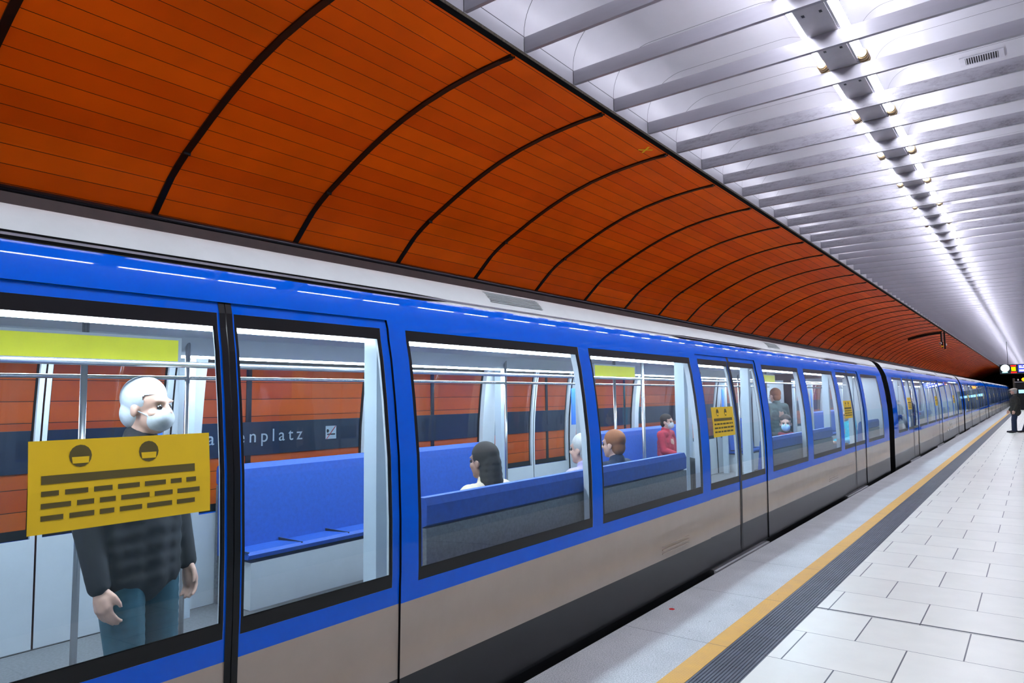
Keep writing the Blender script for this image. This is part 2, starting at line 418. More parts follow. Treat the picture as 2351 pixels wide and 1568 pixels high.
# ------------------------------------------------------------------ fluorescent light fittings
def make_fitting():
    r = empty('light_fitting', (-1.27, 0, 4.72))
    off = (-1.27, 0, 4.72); L = 2 * FINS
    b = MB(); b.box(-1.391, -1.153, .012, L - .012, 4.722, 4.728, 0); b.box(-1.391, -1.153, .004, L - .004, 4.728, 4.80, 1)
    for yy in (.38, L - .45):
        for xx in (-1.35, -1.215):
            b.box(xx, xx + .022, yy, yy + .035, 4.7195, 4.7225, 2)
    b.build('housing', [MT['plate'], MT['reflector'], MT['black']], r, off)
    for xx in (-1.445, -1.095):
        b = MB(); b.cyl((xx, .075, 4.775), (xx, L - .075, 4.775), .021, seg=12); b.build('tube', MT['tube'], r, off, True)
        for y0, sg in ((.012, 1), (L - .012, -1)):
            b = MB()
            for a, c, q in ((0, .03, .047), (.03, .048, .042), (.048, .058, .047), (.058, .072, .036), (.072, .078, .040)):
                b.cyl((xx, y0 + sg * a, 4.775), (xx, y0 + sg * c, 4.775), q, seg=18)
            xi = -1.391 if xx < -1.27 else -1.153
            b.box(min(xx, xi), max(xx, xi), min(y0, y0 + sg * .05), max(y0, y0 + sg * .05), 4.745, 4.79)
            b.build('socket', MT['brass'], r, off)
    return r
proto = make_fitting(); k0 = -4
for k in range(k0, 59):
    o = proto if k == k0 else copy_tree(proto)
    o.location = (-1.27, FIN0 + FINS * 2 * k - .0 + .7825 * 0 + .012, 4.72)
    if k < 0: lab = 'pair of bright fluorescent tubes on a grey plate, overhead and out of the picture'
    elif k == 0: lab = 'fluorescent fitting cut off by the top of the picture'
    elif k < 9: lab = 'twin fluorescent fitting on a grey plate, %s whole one along the ceiling' % ORD[k - 1]
    else: lab = 'twin fluorescent fitting in the far end of the glowing line of lights'
    tag(o, lab, 'light', 'fluorescent fittings along the platform ceiling')

# air grille in the ceiling
g = empty('air_grille', (-.253, 8.72, 5.22)); tag(g, 'small rectangular air grille set in the white ceiling', 'vent')
b = MB()
for q in ((-.45, -.40, 8.60, 8.84), (-.105, -.055, 8.60, 8.84), (-.40, -.105, 8.60, 8.63), (-.40, -.105, 8.81, 8.84)): b.box(q[0], q[1], q[2], q[3], 5.211, 5.219)
b.build('frame', MT['vent'], g, (-.253, 8.72, 5.22))
b = MB(); b.box(-.40, -.105, 8.63, 8.81, 5.2185, 5.2195, 1)
for k in range(14): b.box(-.395 + k * .0213, -.388 + k * .0213, 8.63, 8.81, 5.21, 5.2185, 0)
b.build('louvre', [MT['vent'], MT['grille']], g, (-.253, 8.72, 5.22))

# red sticker on the platform edge
b = MB(); b.cyl((0, 0, 0), (0, 0, .0015), .022, seg=24); o = b.build('round_sticker', MT['red'], loc=(-2.318, 5.005, .0002)); tag(o, 'small round red sticker on the grey granite platform edge', 'sticker')

# ------------------------------------------------------------------ name on the wall band and no-smoking sign
def text_mesh(txt, size, name, m, spacing=1.0, ext=.0015):
    cu = bpy.data.curves.new(name, 'FONT'); cu.body = txt; cu.size = size; cu.extrude = ext; cu.space_character = spacing
    t = bpy.data.objects.new(name, cu); COL.objects.link(t)
    dg = bpy.context.evaluated_depsgraph_get(); me = bpy.data.meshes.new_from_object(t.evaluated_get(dg))
    bpy.data.objects.remove(t); bpy.data.curves.remove(cu); me.materials.clear(); me.materials.append(m); me.name = name
    return me
me = text_mesh('Marienplatz', .185, 'station_name', MT['white_sign'], 1.45)
xs = [v.co.x for v in me.vertices]; wd = max(xs) - min(xs); mx_ = max(xs)
sc = 1.24 / wd
for v in me.vertices: v.co.x = (v.co.x - mx_) * sc
o = bpy.data.objects.new('station_name', me); COL.objects.link(o); o.location = (-6.3232, 4.517, 1.214); o.rotation_euler = (R(90), 0, R(90))
tag(o, 'white station name lettering on the dark band of the wall', 'lettering')
ns = empty('no_smoking_sign', (-6.322, 4.894, 1.27)); tag(ns, 'white no smoking sign with a red slash beside the station name', 'sign')
b = MB(); b.box(-.003, .003, -.071, .071, -.072, .072); b.build('sign_plate', MT['white_sign'], ns)
b = MB(); b.box(.003, .005, -.055, .055, -.028, -.014); b.box(.003, .005, .035, .055, -.028, -.014)
b.cyl((.003, -.045, .018), (.005, -.045, .018), .016, seg=14); b.box(.003, .005, -.058, -.04, -.002, .036); b.build('cigarette', MT['grille'], ns)
b = MB(); b.poly([(.0062, -.066, -.068), (.0062, -.058, -.072), (.0062, .066, .068), (.0062, .058, .072)]); b.poly([(.0052, -.066, -.068), (.0052, -.058, -.072), (.0052, .066, .068), (.0052, .058, .072)][::-1]); b.build('slash', MT['red'], ns)

# ------------------------------------------------------------------ the train
RZ = -.95                       # rail top = base of a car
CL = 17.70                      # length of a car body
PITCH_CAR = 18.32
PR = [(1.43, -.15), (1.452, .02), (1.453, .12), (1.456, .30), (1.463, .65), (1.465, .735), (1.468, .80), (1.468, 1.05), (1.456, 1.35), (1.428, 1.624), (1.400, 1.83), (1.380, 1.925), (1.372, 1.985), (1.3578, 2.03), (1.3453, 2.065), (1.3312, 2.10), (1.3155, 2.135), (1.298, 2.17), (1.2786, 2.205), (1.251, 2.250), (1.208, 2.295), (1.148, 2.326), (.97, 2.370), (.65, 2.425), (.30, 2.468), (0, 2.478)]
def px(z):
    for (xa, za), (xb, zb) in zip(PR, PR[1:]):
        if z <= zb: return xa + (xb - xa) * (z - za) / (zb - za)
    return 0
DOORS = [3.025, 8.695, 14.40]; DH = .87
WINS = [(.60, 1.95), (4.01, 5.69), (5.83, 7.66), (9.77, 11.32), (11.60, 13.29), (15.50, 17.10)]
ZW0, ZW1, ZD0, ZD1 = .735, 1.985, .02, 2.03
# the far side is the near side turned by half a turn
DS = {1: DOORS, -1: [CL - d for d in DOORS][::-1]}
WS = {1: WINS, -1: [(CL - c, CL - a) for a, c in WINS][::-1]}
YS = {g: sorted({0.0, CL} | {d + s * DH for d in DS[g] for s in (-1, 1)} | {w for q in WS[g] for w in q}) for g in (1, -1)}
def open_at(ya, yb, za, zb, g):
    yc, zc = (ya + yb) / 2, (za + zb) / 2
    if any(abs(yc - d) < DH for d in DS[g]) and ZD0 < zc < ZD1: return True
    return any(a < yc < c for a, c in WS[g]) and ZW0 < zc < ZW1
OFF = (0, 0, RZ)
def make_car():
    r = empty('train_car', (-3.95, 0, RZ))
    zs = [z for _, z in PR]
    ro, li = MB(), MB()
    for sg in (1, -1):
        sh, lo, sk = MB(), MB(), MB()
        for ya, yb in zip(YS[sg], YS[sg][1:]):
            for (xa, za), (xb, zb) in zip(PR, PR[1:]):
                if open_at(ya, yb, za, zb, sg): continue
                t = sk if zb <= .301 else lo if zb <= .651 else sh if zb <= 2.1701 else ro
                t.quad((sg * xa, ya, za), (sg * xb, ya, zb), (sg * xb, yb, zb), (sg * xa, yb, za))
                if za >= .0 and zb <= 2.0301:
                    li.quad((sg * (xa - .07), ya, za), (sg * (xb - .07), ya, zb), (sg * (xb - .07), yb, zb), (sg * (xa - .07), yb, za))
        def reveal(t, y, z0, z1):
            for (xa, za), (xb, zb) in zip(PR, PR[1:]):
                if za >= z0 - 1e-6 and zb <= z1 + 1e-6: t.quad((sg * xa, y, za), (sg * xb, y, zb), (sg * (xb - .07), y, zb), (sg * (xa - .07), y, za))
        for a, c in WS[sg]:
            reveal(li, a, ZW0, ZW1); reveal(li, c, ZW0, ZW1)
            for z in (ZW0, ZW1): sh.quad((sg * px(z), a, z), (sg * px(z), c, z), (sg * (px(z) - .07), c, z), (sg * (px(z) - .07), a, z))
        for d in DS[sg]:
            dr = MB(); reveal(dr, d - DH, ZD0, ZD1); reveal(dr, d + DH, ZD0, ZD1)
            for z in (ZD0, ZD1): dr.quad((sg * px(z), d - DH, z), (sg * px(z), d + DH, z), (sg * (px(z) - .07), d + DH, z), (sg * (px(z) - .07), d - DH, z))
            dr.build('door_frame', MT['rub'], r, OFF)
        o = sh.build('body_side', MT['blue'], r, OFF); o.data.shade_smooth(); m = o.modifiers.new('edge', 'EDGE_SPLIT'); m.split_angle = R(30)
        lo.build('lower_panel', MT['lower'], r, OFF); sk.build('skirt', MT['skirt'], r, OFF)
    for y in (.0, CL):
        t = MB()
        #                  # end bulkheads with a gangway opening
        for sg in (1, -1):
            for (xa, za), (xb, zb) in zip(PR, PR[1:]):
                if za >= -.15 and zb <= 2.478:
                    xi = .62
                    if xa > xi or xb > xi: t.quad((sg * xa, y, za), (sg * xb, y, zb), (sg * (xi if zb < 2.02 else 0), y, zb), (sg * (xi if zb < 2.02 else 0), y, za))
        t.build('end_wall', MT['rub'], r, OFF)
    for sg in (1, -1):                                 # white lining on the inside of the end walls
        for y in (.012, CL - .03):
            t = MB(); t.box(*sorted((sg * .62, sg * 1.33)), y, y + .02, .02, 1.95); t.build('end_lining', MT['lining'], r, OFF)
    o = ro.build('roof', MT['roofw'], r, OFF, True); li.build('interior_lining', MT['lining'], r, OFF)
    # bright gutter line and dark recess above each door
    for sg in (1, -1):
        b = MB(); b.box(*(sorted((sg * 1.279, sg * 1.292))), 0, CL, 2.186, 2.196); b.build('rain_gutter', MT['steel'], r, OFF)
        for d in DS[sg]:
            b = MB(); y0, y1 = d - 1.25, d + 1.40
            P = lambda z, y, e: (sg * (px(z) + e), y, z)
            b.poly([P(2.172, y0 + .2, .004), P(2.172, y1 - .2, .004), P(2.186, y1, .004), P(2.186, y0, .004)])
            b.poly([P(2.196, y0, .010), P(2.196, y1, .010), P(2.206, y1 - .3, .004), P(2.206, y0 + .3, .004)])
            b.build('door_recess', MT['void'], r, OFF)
    # windows
    def pane(name, parent, sg, a, c, inset, top=.055, bot=.060, sd=.022):
        b = MB()
        zz = [z for z in zs if ZW0 - 1e-6 <= z <= ZW1 + 1e-6]
        for za, zb in zip(zz, zz[1:]):
            xa, xb = px(za) - inset, px(zb) - inset
            b.quad((sg * xa, a, za), (sg * xb, a, zb), (sg * xb, c, zb), (sg * xa, c, za))
        p = b.build(name, MT['glass'], parent, OFF, True)
        s = MB(); e = inset - .002
        def strip(y0, y1, z0, z1):
            zl = [z0] + [z for z in zz if z0 + 1e-4 < z < z1 - 1e-4] + [z1]
            for za, zb in zip(zl, zl[1:]):
                xa, xb = px(za) - e, px(zb) - e
                s.quad((sg * xa, y0, za), (sg * xb, y0, zb), (sg * xb, y1, zb), (sg * xa, y1, za))
                xa -= .012; xb -= .012
                s.quad((sg * xa, y0, za), (sg * xb, y0, zb), (sg * xb, y1, zb), (sg * xa, y1, za))
        strip(a, c, ZW0, ZW0 + bot); strip(a, c, ZW1 - top, ZW1); strip(a, a + sd, ZW0 + bot, ZW1 - top); strip(c - sd, c, ZW0 + bot, ZW1 - top)
        s.build('window_seal', MT['rub'], p, OFF)
        return p
    for sg in (1, -1):
        for a, c in WS[sg]: pane('window_pane', r, sg, a, c, .004)
    # doors
    for sg in (1, -1):
        for d in DS[sg]:
            for half in (-1, 1):
                y0, y1 = (d - DH + .004, d - .006) if half < 0 else (d + .006, d + DH - .004)
                g0, g1 = (y0 + .045, y1 - .03) if half < 0 else (y0 + .03, y1 - .045)
                b = MB(); zl = [z for z in zs if ZD0 - 1e-6 <= z <= ZD1 + 1e-6]
                for ins, inner in ((.010, False), (.05, True)):
                    for za, zb in zip(zl, zl[1:]):
                        xa, xb = px(za) - ins, px(zb) - ins
                        m_ = 3 if inner else (2 if zb <= .301 else 1 if zb <= .651 else 0)
                        segs = [(y0, y1)] if not (ZW0 - 1e-6 <= za and zb <= ZW1 + 1e-6) else [(y0, g0), (g1, y1)]
                        for ya, yb in segs:
                            b.quad((sg * xa, ya, za), (sg * xb, ya, zb), (sg * xb, yb, zb), (sg * xa, yb, za), m_)
                for y in (y0, g0, g1, y1):
                    rubber = 4 if ((half < 0 and y == y1) or (half > 0 and y == y0)) else (3 if y in (g0, g1) else 0)
                    for za, zb in zip(zl, zl[1:]):
                        if y in (g0, g1) and not (ZW0 - 1e-6 <= za and zb <= ZW1 + 1e-6): continue
                        b.quad((sg * (px(za) - .01), y, za), (sg * (px(zb) - .01), y, zb), (sg * (px(zb) - .05), y, zb), (sg * (px(za) - .05), y, za), rubber)
                yr = (y1 - .022, y1 + .004) if half < 0 else (y0 - .004, y0 + .022)       # rubber nose of the leaf
                for za, zb in zip(zl, zl[1:]):
                    b.quad((sg * (px(za) - .006), yr[0], za), (sg * (px(zb) - .006), yr[0], zb), (sg * (px(zb) - .006), yr[1], zb), (sg * (px(za) - .006), yr[1], za), 4)
                lf = b.build('door_leaf', [MT['blue'], MT['lower'], MT['skirt'], MT['lining'], MT['rub']], r, OFF)
                p = pane('door_glass', lf, sg, g0, g1, .013, sd=.012)
                # keep to thing > part > sub-part: the seal hangs on the leaf
                for ch in list(p.children): ch.parent = lf
                p.location = (0, 0, 0)
                if sg > 0 and half < 0: notice(lf, d - .685, d - .095)
    return r

def notice(parent, y0, y1):
    # yellow notice with two masked heads above lines of small print (unreadable in the photograph)
    b = MB(); z0, z1 = 1.222, 1.512; F = lambda y, z, e: (px(z) + e, y, z)
    def patch(ya, yb, za, zb, e, m):
        b.quad(F(ya, za, e), F(yb, za, e), F(yb, zb, e), F(ya, zb, e), m); b.quad(F(ya, za, e - .001), F(ya, zb, e - .001), F(yb, zb, e - .001), F(yb, za, e - .001), m)
    zc = [z0, 1.30, 1.35, 1.43, z1]
    for a, c in zip(zc, zc[1:]): patch(y0, y1, a, c, -.009, 0)
    w = y1 - y0
    for cy in (.25, .62):
        yc = y0 + w * cy; n = 16; zc_ = 1.458
        b.poly([F(yc + .034 * math.cos(2 * math.pi * k / n), zc_ + .036 * math.sin(2 * math.pi * k / n), -.0075) for k in range(n)], 1)
        b.quad(F(yc - .024, 1.434, -.0065), F(yc + .024, 1.434, -.0065), F(yc + .026, 1.455, -.0065), F(yc - .026, 1.455, -.0065), 0)
    patch(y0 + .06 * w, y0 + .90 * w, 1.375, 1.402, -.0075, 1)
    rnd = random.Random(3)
    for z, h in ((1.338, .016), (1.300, .016), (1.262, .016)):
        y = y0 + .06 * w
        while y < y0 + .88 * w:
            l = w * rnd.uniform(.06, .16); patch(y, min(y + l, y0 + .93 * w), z, z + h, -.0075, 1); y += l + w * .03
    b.build('notice_poster', [MT['poster'], MT['print']], parent, OFF)

def fit_out(r):
    H = 1.365
    b = MB(); b.box(-1.38, 1.38, .02, CL - .02, -.02, .018); b.build('car_floor', MT['carfloor'], r, OFF)
    b = MB(); pr = [(-1.30, 1.995), (-1.08, 1.965), (-.90, 1.965), (-.82, 2.09), (0, 2.12), (.82, 2.09), (.90, 1.965), (1.08, 1.965), (1.30, 1.995)]
    b.extrude(pr, .03, CL - .03); b.build('car_ceiling', MT['lining'], r, OFF)
    for sg in (1, -1):
        b = MB(); b.box(*sorted((sg * .955, sg * 1.02)), .25, CL - .25, 1.952, 1.964); b.build('light_strip', MT['carlight'], r, OFF)
    zones = [(.25, 2.0), (4.02, 7.65), (9.75, 13.30), (15.45, 17.3)]
    for sg in (1, -1):
        for a, c in (zones if sg > 0 else [(CL - q, CL - p) for p, q in zones]):
            b = MB(); pr = [(1.30, .40), (.90, .42), (.88, .455), (.91, .475), (1.22, .455), (1.285, 1.07), (1.315, 1.11), (1.36, 1.11), (1.378, 1.07), (1.375, .97), (1.345, .955), (1.335, .40)]
            b.extrude([(sg * q[0], q[1]) for q in pr], a + .14, c - .14, 0, True)
            k = a + .14
            while k < c - .2: b.box(*sorted((sg * .90, sg * 1.24)), k, k + .012, .455, .478, 1); k += .48
            b.build('bench', [MT['seat'], MT['skirt']], r, OFF)
            b = MB(); b.box(*sorted((sg * 1.345, sg * 1.375)), a + .14, c - .14, .02, .953); b.build('floor_reflection_panel', MT['carfloor'], r, OFF)  # added grey panel standing for the platform floor mirrored in the window
            b = MB(); b.box(*sorted((sg * .95, sg * 1.33)), a + .2, c - .2, .02, .38); b.build('bench_plinth', MT['lining'], r, OFF)
        for d in DS[sg]:
            for y in (d - DH - .10, d + DH):
                b = MB(); b.box(*sorted((sg * 1.19, sg * 1.285)), y, y + .08, .02, 1.97); b.build('door_post', MT['frost'], r, OFF)
    for d in DOORS:
        for y, x in ((d - DH - .12, .86), (d - DH - .12, -.86), (d + DH + .12, -.86), (d, 0)):
            b = MB(); b.cyl((x, y, .02), (x, y, 2.09), .017, seg=10); b.build('grab_pole', MT['steel'], r, OFF, True)
        b = MB(); b.box(-.02, .02, d - .50, d + .50, 1.83, 2.0); b.box(.02, .0215, d - .48, d + .48, 1.845, 1.985, 1); b.box(-.0215, -.02, d - .48, d + .48, 1.845, 1.985, 1)
        b.build('ceiling_notice', [MT['lining'], MT['lemon']], r, OFF)
        b = MB(); b.box(-1.168, -1.155, d + DH + .002, d + DH + .098, 1.25, 1.75); b.build('route_panel', MT['map'], r, OFF)
        b = MB(); b.box(1.448, 1.476, d - .80, d + .80, -.05, -.012); b.build('door_step', [MT['plate']], r, OFF)
    for sg in (1, -1):
        b = MB(); b.cyl((sg * .86, .3, 1.80), (sg * .86, CL - .3, 1.80), .014, seg=8); b.build('grab_rail', MT['steel'], r, OFF, True)
    # gangway bellows towards the next car
    b = MB(); y = CL
    for k in range(8):
        e = .0 if k % 2 == 0 else -.03
        pr = [(1.36 + e, .02), (1.36 + e, 1.6), (1.28 + e, 2.0), (1.16 + e, 2.22), (.9, 2.30 + e), (0, 2.38 + e), (-.9, 2.30 + e), (-1.16 - e, 2.22), (-1.28 - e, 2.0), (-1.36 - e, 1.6), (-1.36 - e, .02)]
        y0, y1 = CL + k * .0775, CL + (k + 1) * .0775
        b.extrude(pr, y0, y1)
        b.quad((-1.36, y0, -.5), (1.36, y0, -.5), (1.36, y1, -.5), (-1.36, y1, -.5)); b.quad((1.34 + e, y0, -.5), (1.34 + e, y1, -.5), (1.36 + e, y1, .02), (1.36 + e, y0, .02))
    b.build('gangway_bellows', MT['rub'], r, OFF)
    # underframe, wheels
    b = MB(); b.box(-1.38, 1.38, .1, CL - .1, -.55, -.05); b.build('underframe', MT['near_black'], r, OFF)
    for yc in (2.6, CL - 2.6):
        for dy in (-1.0, 1.0):
            for sx in (-.717, .717):
                b = MB(); b.cyl((sx - .06, yc + dy, -.55), (sx + .06, yc + dy, -.55), .40, seg=24); b.cyl((sx - .07, yc + dy, -.55), (sx + .07, yc + dy, -.55), .1, seg=12); b.build('wheel', MT['pipe'], r, OFF)
    # roof shoulder grilles and low side vents
    for y0, y1 in ((4.85, 5.42), (10.45, 10.95)):
        b = MB()
        for k in range(7):
            z = 2.235 + k * .011; x = px(z)
            b.box(x - .004, x + .006, y0, y1, z, z + .004)
        b.build('roof_grille', MT['roofw'], r, OFF)
    for yc in (7.05, 12.7):
        b = MB()
        for k in range(3): b.box(px(.36) - .002, px(.36) + .008, yc - .27, yc + .27, .345 + k * .03, .352 + k * .03)
        b.build('side_vent', MT['lower'], r, OFF)

car = make_car(); fit_out(car)
Y_CAR0 = -1.55
labels = ['blue and white metro car nearest the camera, filling the lower half of the picture', 'second blue metro car, beyond the first dark gangway', 'third blue metro car, small, between the second and third gangways',
          'fourth blue metro car, behind the third gangway far down the platform', 'fifth blue metro car, tiny, short of the waiting person in the cap', 'last blue metro car, mostly hidden behind the person in the cap']
cars = [car] + [copy_tree(car) for _ in range(5)]
for k, c in enumerate(cars):
    c.location = (-3.95, Y_CAR0 + PITCH_CAR * k, RZ); tag(c, labels[k], 'train car', 'cars of the blue metro train')

# ------------------------------------------------------------------ people
def limb(bm, pts, rad, seg=10):
    pts = [Vector(p) for p in pts]
    for a, c, ra, rc in zip(pts, pts[1:], rad, rad[1:]):
        d = c - a; L = d.length
        if L < 1e-6: continue
        n = max(2, int(L / (.5 * min(ra, rc)))); n = min(n, 14)
        q = d.to_track_quat('Z', 'Y').to_matrix().to_4x4()
        for k in range(n + 1):
            t = k / n; r_ = ra + (rc - ra) * t
            bmesh.ops.create_icosphere(bm, subdivisions=2, radius=r_, matrix=Matrix.Translation(a + d * t))
def ball(bm, c, r_, rot=(0, 0, 0)):
    from mathutils import Euler
    mt = Matrix.Translation(Vector(c)) @ Euler(rot).to_matrix().to_4x4() @ Matrix.Diagonal((r_[0], r_[1], r_[2], 1))
    bmesh.ops.create_icosphere(bm, subdivisions=3, radius=1, matrix=mt)
def fuse(name, bm, m, parent, voxel, it=3, cut=None):
    me = bpy.data.meshes.new(name); bm.to_mesh(me); bm.free()
    t = bpy.data.objects.new(name, me); COL.objects.link(t)
    md = t.modifiers.new('r', 'REMESH'); md.mode = 'VOXEL'; md.voxel_size = voxel
    sm = t.modifiers.new('s', 'SMOOTH'); sm.iterations = it; sm.factor = .5
    dg = bpy.context.evaluated_depsgraph_get(); dg.update()
    me2 = bpy.data.meshes.new_from_object(t.evaluated_get(dg)); me2.name = name
    bpy.data.objects.remove(t); bpy.data.meshes.remove(me)
    if cut:
        b2 = bmesh.new(); b2.from_mesh(me2)
        bmesh.ops.delete(b2, geom=[v for v in b2.verts if cut(v.co)], context='VERTS'); b2.to_mesh(me2); b2.free()
    me2.materials.clear(); me2.materials.append(m)
    me2.polygons.foreach_set('use_smooth', [True] * len(me2.polygons))
    o = bpy.data.objects.new(name, me2); COL.objects.link(o); o.parent = parent
    return o
def hand(bm, w, d, side, sc=1.0):
    # w wrist, d direction of the fingers; curled relaxed fingers, thumb from the side of the palm
    w = Vector(w); d = Vector(d).normalized(); s = Vector((side, 0, 0)); s = (s - d * s.dot(d)).normalized(); n = d.cross(s) * side
    fr = Vector((0, 1, 0)); fr = (fr - d * fr.dot(d)); fr = fr.normalized() if fr.length > .1 else Vector((0, 0, 1)); inn = -s
    P = lambda a, b_, c: w + d * a + fr * b_ + inn * c
    limb(bm, [P(0, 0, 0), P(.045, 0, 0), P(.085, 0, .004)], [.024, .030, .026])
    limb(bm, [P(.05, -.022, 0), P(.085, -.028, .003)], [.017, .016]); limb(bm, [P(.05, .022, 0), P(.085, .028, .003)], [.017, .016])
    for k, (f, l) in enumerate(((.031, .070), (.0105, .078), (-.0105, .073), (-.031, .058))):
        limb(bm, [P(.085, f, .004), P(.085 + l * .42, f * 1.08, .010), P(.085 + l * .75, f * 1.1, .026), P(.085 + l * .93, f * 1.08, .043)], [.0105, .0100, .0092, .0085])
    limb(bm, [P(.02, .026, .006), P(.048, .046, .018), P(.075, .052, .030), P(.093, .050, .038)], [.014, .0125, .011, .0095])
def person(loc, rz, label, pose, skin, top, legs, hair, group=None, shoe=None, mask=None, cap=None, coat_len=.86, voxel=.010, big=1.0, head_yaw=0.0, extras=None, long_hair=False):
    r = empty('person', loc, rz); tag(r, label, 'person', group)
    J = pose
    body = bmesh.new()
    hc = Vector(J['head'])
    Rz = Matrix.Rotation(head_yaw, 4, 'Z')
    H = lambda x, y, z: tuple(hc + (Rz @ Vector((x, y, z))))
    # head with a face
    ball(body, H(0, -.012, .035), (.077, .098, .088)); ball(body, H(0, .020, -.035), (.062, .072, .075)); ball(body, H(0, .050, -.088), (.036, .032, .026))
    limb(body, [H(0, .086, .018), H(0, .104, -.022)], [.010, .0155]); ball(body, H(0, .078, -.062), (.026, .014, .010)); ball(body, H(0, .080, .030), (.052, .014, .012))
    for s in (-1, 1): ball(body, H(s * .078, -.010, -.010), (.010, .020, .030)); ball(body, H(s * .040, .055, -.025), (.024, .026, .022))
    neck = Vector(J['neck']); limb(body, [hc + Vector((0, -.015, -.06)), neck, neck + Vector((0, -.005, -.06))], [.056, .056, .066])
    pel, chest = Vector(J['pelvis']), Vector(J['chest'])
    limb(body, [pel, pel.lerp(chest, .45), chest], [.125, .115, .135]);
    limb(body, [Vector(J['shL']), chest.lerp(neck, .4), Vector(J['shR'])], [.055, .085, .055])
    for s, q in ((-1, 'L'), (1, 'R')):
        limb(body, [J['sh' + q], J['el' + q], J['wr' + q]], [.050, .037, .025]); d = Vector(J['wr' + q]) - Vector(J['el' + q])
        hand(body, J['wr' + q], d if 'hd' + q not in J else J['hd' + q], s)
        limb(body, [J['hip' + q], J['kn' + q], J['an' + q]], [.080, .052, .036]); a = Vector(J['an' + q]); t = Vector(J['toe' + q]); limb(body, [a + Vector((0, 0, -.02)), a.lerp(t, .5) + Vector((0, 0, -.018)), t], [.036, .034, .026])
    fuse('body', body, skin, r, .007)
    # eyes and mouth
    e = bmesh.new()
    for s in (-1, 1): bmesh.ops.create_icosphere(e, subdivisions=2, radius=.0125, matrix=Matrix.Translation(H(s * .031, .0785, .004)))
    me = bpy.data.meshes.new('eyes'); e.to_mesh(me); e.free(); me.materials.append(MT['eye']); o = bpy.data.objects.new('eyes', me); COL.objects.link(o); o.parent = r
    # garments
    j = bmesh.new()
    hem = pel + (Vector((0, 0, coat_len - .95)) if J.get('stand') else Vector((0, .02, -.02)))
    lg = big
    w_ = .085
    for s in (-1, 1):
        o_ = Vector((s * w_, 0, 0))
        limb(j, [hem + o_, pel.lerp(chest, .35) + o_, chest + o_ * .95], [.118 * lg, .118 * lg, .118 * lg])
    limb(j, [hem, pel.lerp(chest, .4), chest, chest.lerp(neck, .5)], [.135 * lg, .140 * lg, .135 * lg, .10])
    limb(j, [J['shL'], chest.lerp(neck, .62), J['shR']], [.074, .085, .074]); limb(j, [chest.lerp(neck, .7), neck + Vector((0, -.008, .0))], [.085, .073])
    for q in 'LR':
        wv = Vector(J['el' + q]).lerp(Vector(J['wr' + q]), .98)
        limb(j, [J['sh' + q], J['el' + q], wv], [.074, .060, .045])
    hz = hem.z - (.10 if J.get('stand') else .2)
    fuse('jacket', j, top, r, voxel, 4)
    t = bmesh.new()
    limb(t, [J['hipL'], pel, J['hipR']], [.105, .13, .105])
    for q in 'LR':
        a = Vector(J['kn' + q]).lerp(Vector(J['an' + q]), .96)
        limb(t, [J['hip' + q], J['kn' + q], a], [.104, .074, .062])
    fuse('trousers', t, legs, r, voxel, 3)
    for q in 'LR':
        b2 = bmesh.new(); a = Vector(J['an' + q]); tt = Vector(J['toe' + q]); d = (tt - a); d.z = 0; d.normalize(); z0 = min(a.z, tt.z)
        limb(b2, [a + Vector((0, 0, -.01)) - d * .035, a + Vector((0, 0, -.02)), a.lerp(tt, .55) + Vector((0, 0, -.014)), tt + d * .02 + Vector((0, 0, .006))], [.046, .048, .043, .034])
        fuse('shoe', b2, shoe or MT['rub'], r, .008, 2)
    h = bmesh.new()
    ball(h, H(0, -.022, .050), (.088, .102, .094)); ball(h, H(0, -.055, -.02), (.074, .060, .075))
    if long_hair: limb(h, [H(0, -.06, 0), H(0, -.075, -.16), H(0, -.06, -.28)], [.08, .085, .06])
    def hc_cut(co):
        v = Rz.inverted() @ (co - hc); return v.y > .034 and v.z < .052
    fuse('hair', h, hair, r, .008, 2, hc_cut)
    if cap:
        c_ = bmesh.new(); ball(c_, H(0, -.010, .086), (.103, .125, .052), (R(-6), 0, 0)); ball(c_, H(0, .105, .068), (.070, .050, .014), (R(-12), 0, 0)); limb(c_, [H(-.075, -.02, .058), H(0, -.10, .058), H(.075, -.02, .058)], [.026, .026, .026])
        fuse('flat_cap', c_, cap, r, .008, 3)
    if mask:
        k = bmesh.new(); ball(k, H(0, .058, -.048), (.063, .060, .058)); ball(k, H(0, .100, -.022), (.022, .016, .022))
        limb(k, [H(-.058, .04, -.03), H(-.080, -.01, -.005)], [.006, .005]); limb(k, [H(.058, .04, -.03), H(.080, -.01, -.005)], [.006, .005])
        fuse('face_mask', k, mask, r, .006, 2)
    if extras: extras(r, J)
    return r
MT['eye'] = mat('dark_eye', (.03, .02, .018, 1), .15, vary=0)
def standing(dl=.0, dr=.0, armL=(0, 0), armR=(0, 0), wide=.10):
    return dict(stand=True, head=(0, .03, 1.585), neck=(0, .0, 1.455), chest=(0, 0, 1.25), pelvis=(0, 0, .96), shL=(-.185, 0, 1.39), shR=(.185, 0, 1.39),
                elL=(-.235, -.02 + armL[0], 1.11), elR=(.235, -.02 + armR[0], 1.11), wrL=(-.235, .05 + armL[1], .87), wrR=(.235, .05 + armR[1], .87),
                hipL=(-.095, 0, .92), hipR=(.095, 0, .92), knL=(-wide, .03 + dl * .5, .50), knR=(wide, .03 + dr * .5, .50), anL=(-wide, dl, .085), anR=(wide, dr, .085),
                toeL=(-wide - .02, dl + .17, .035), toeR=(wide + .02, dr + .17, .035))
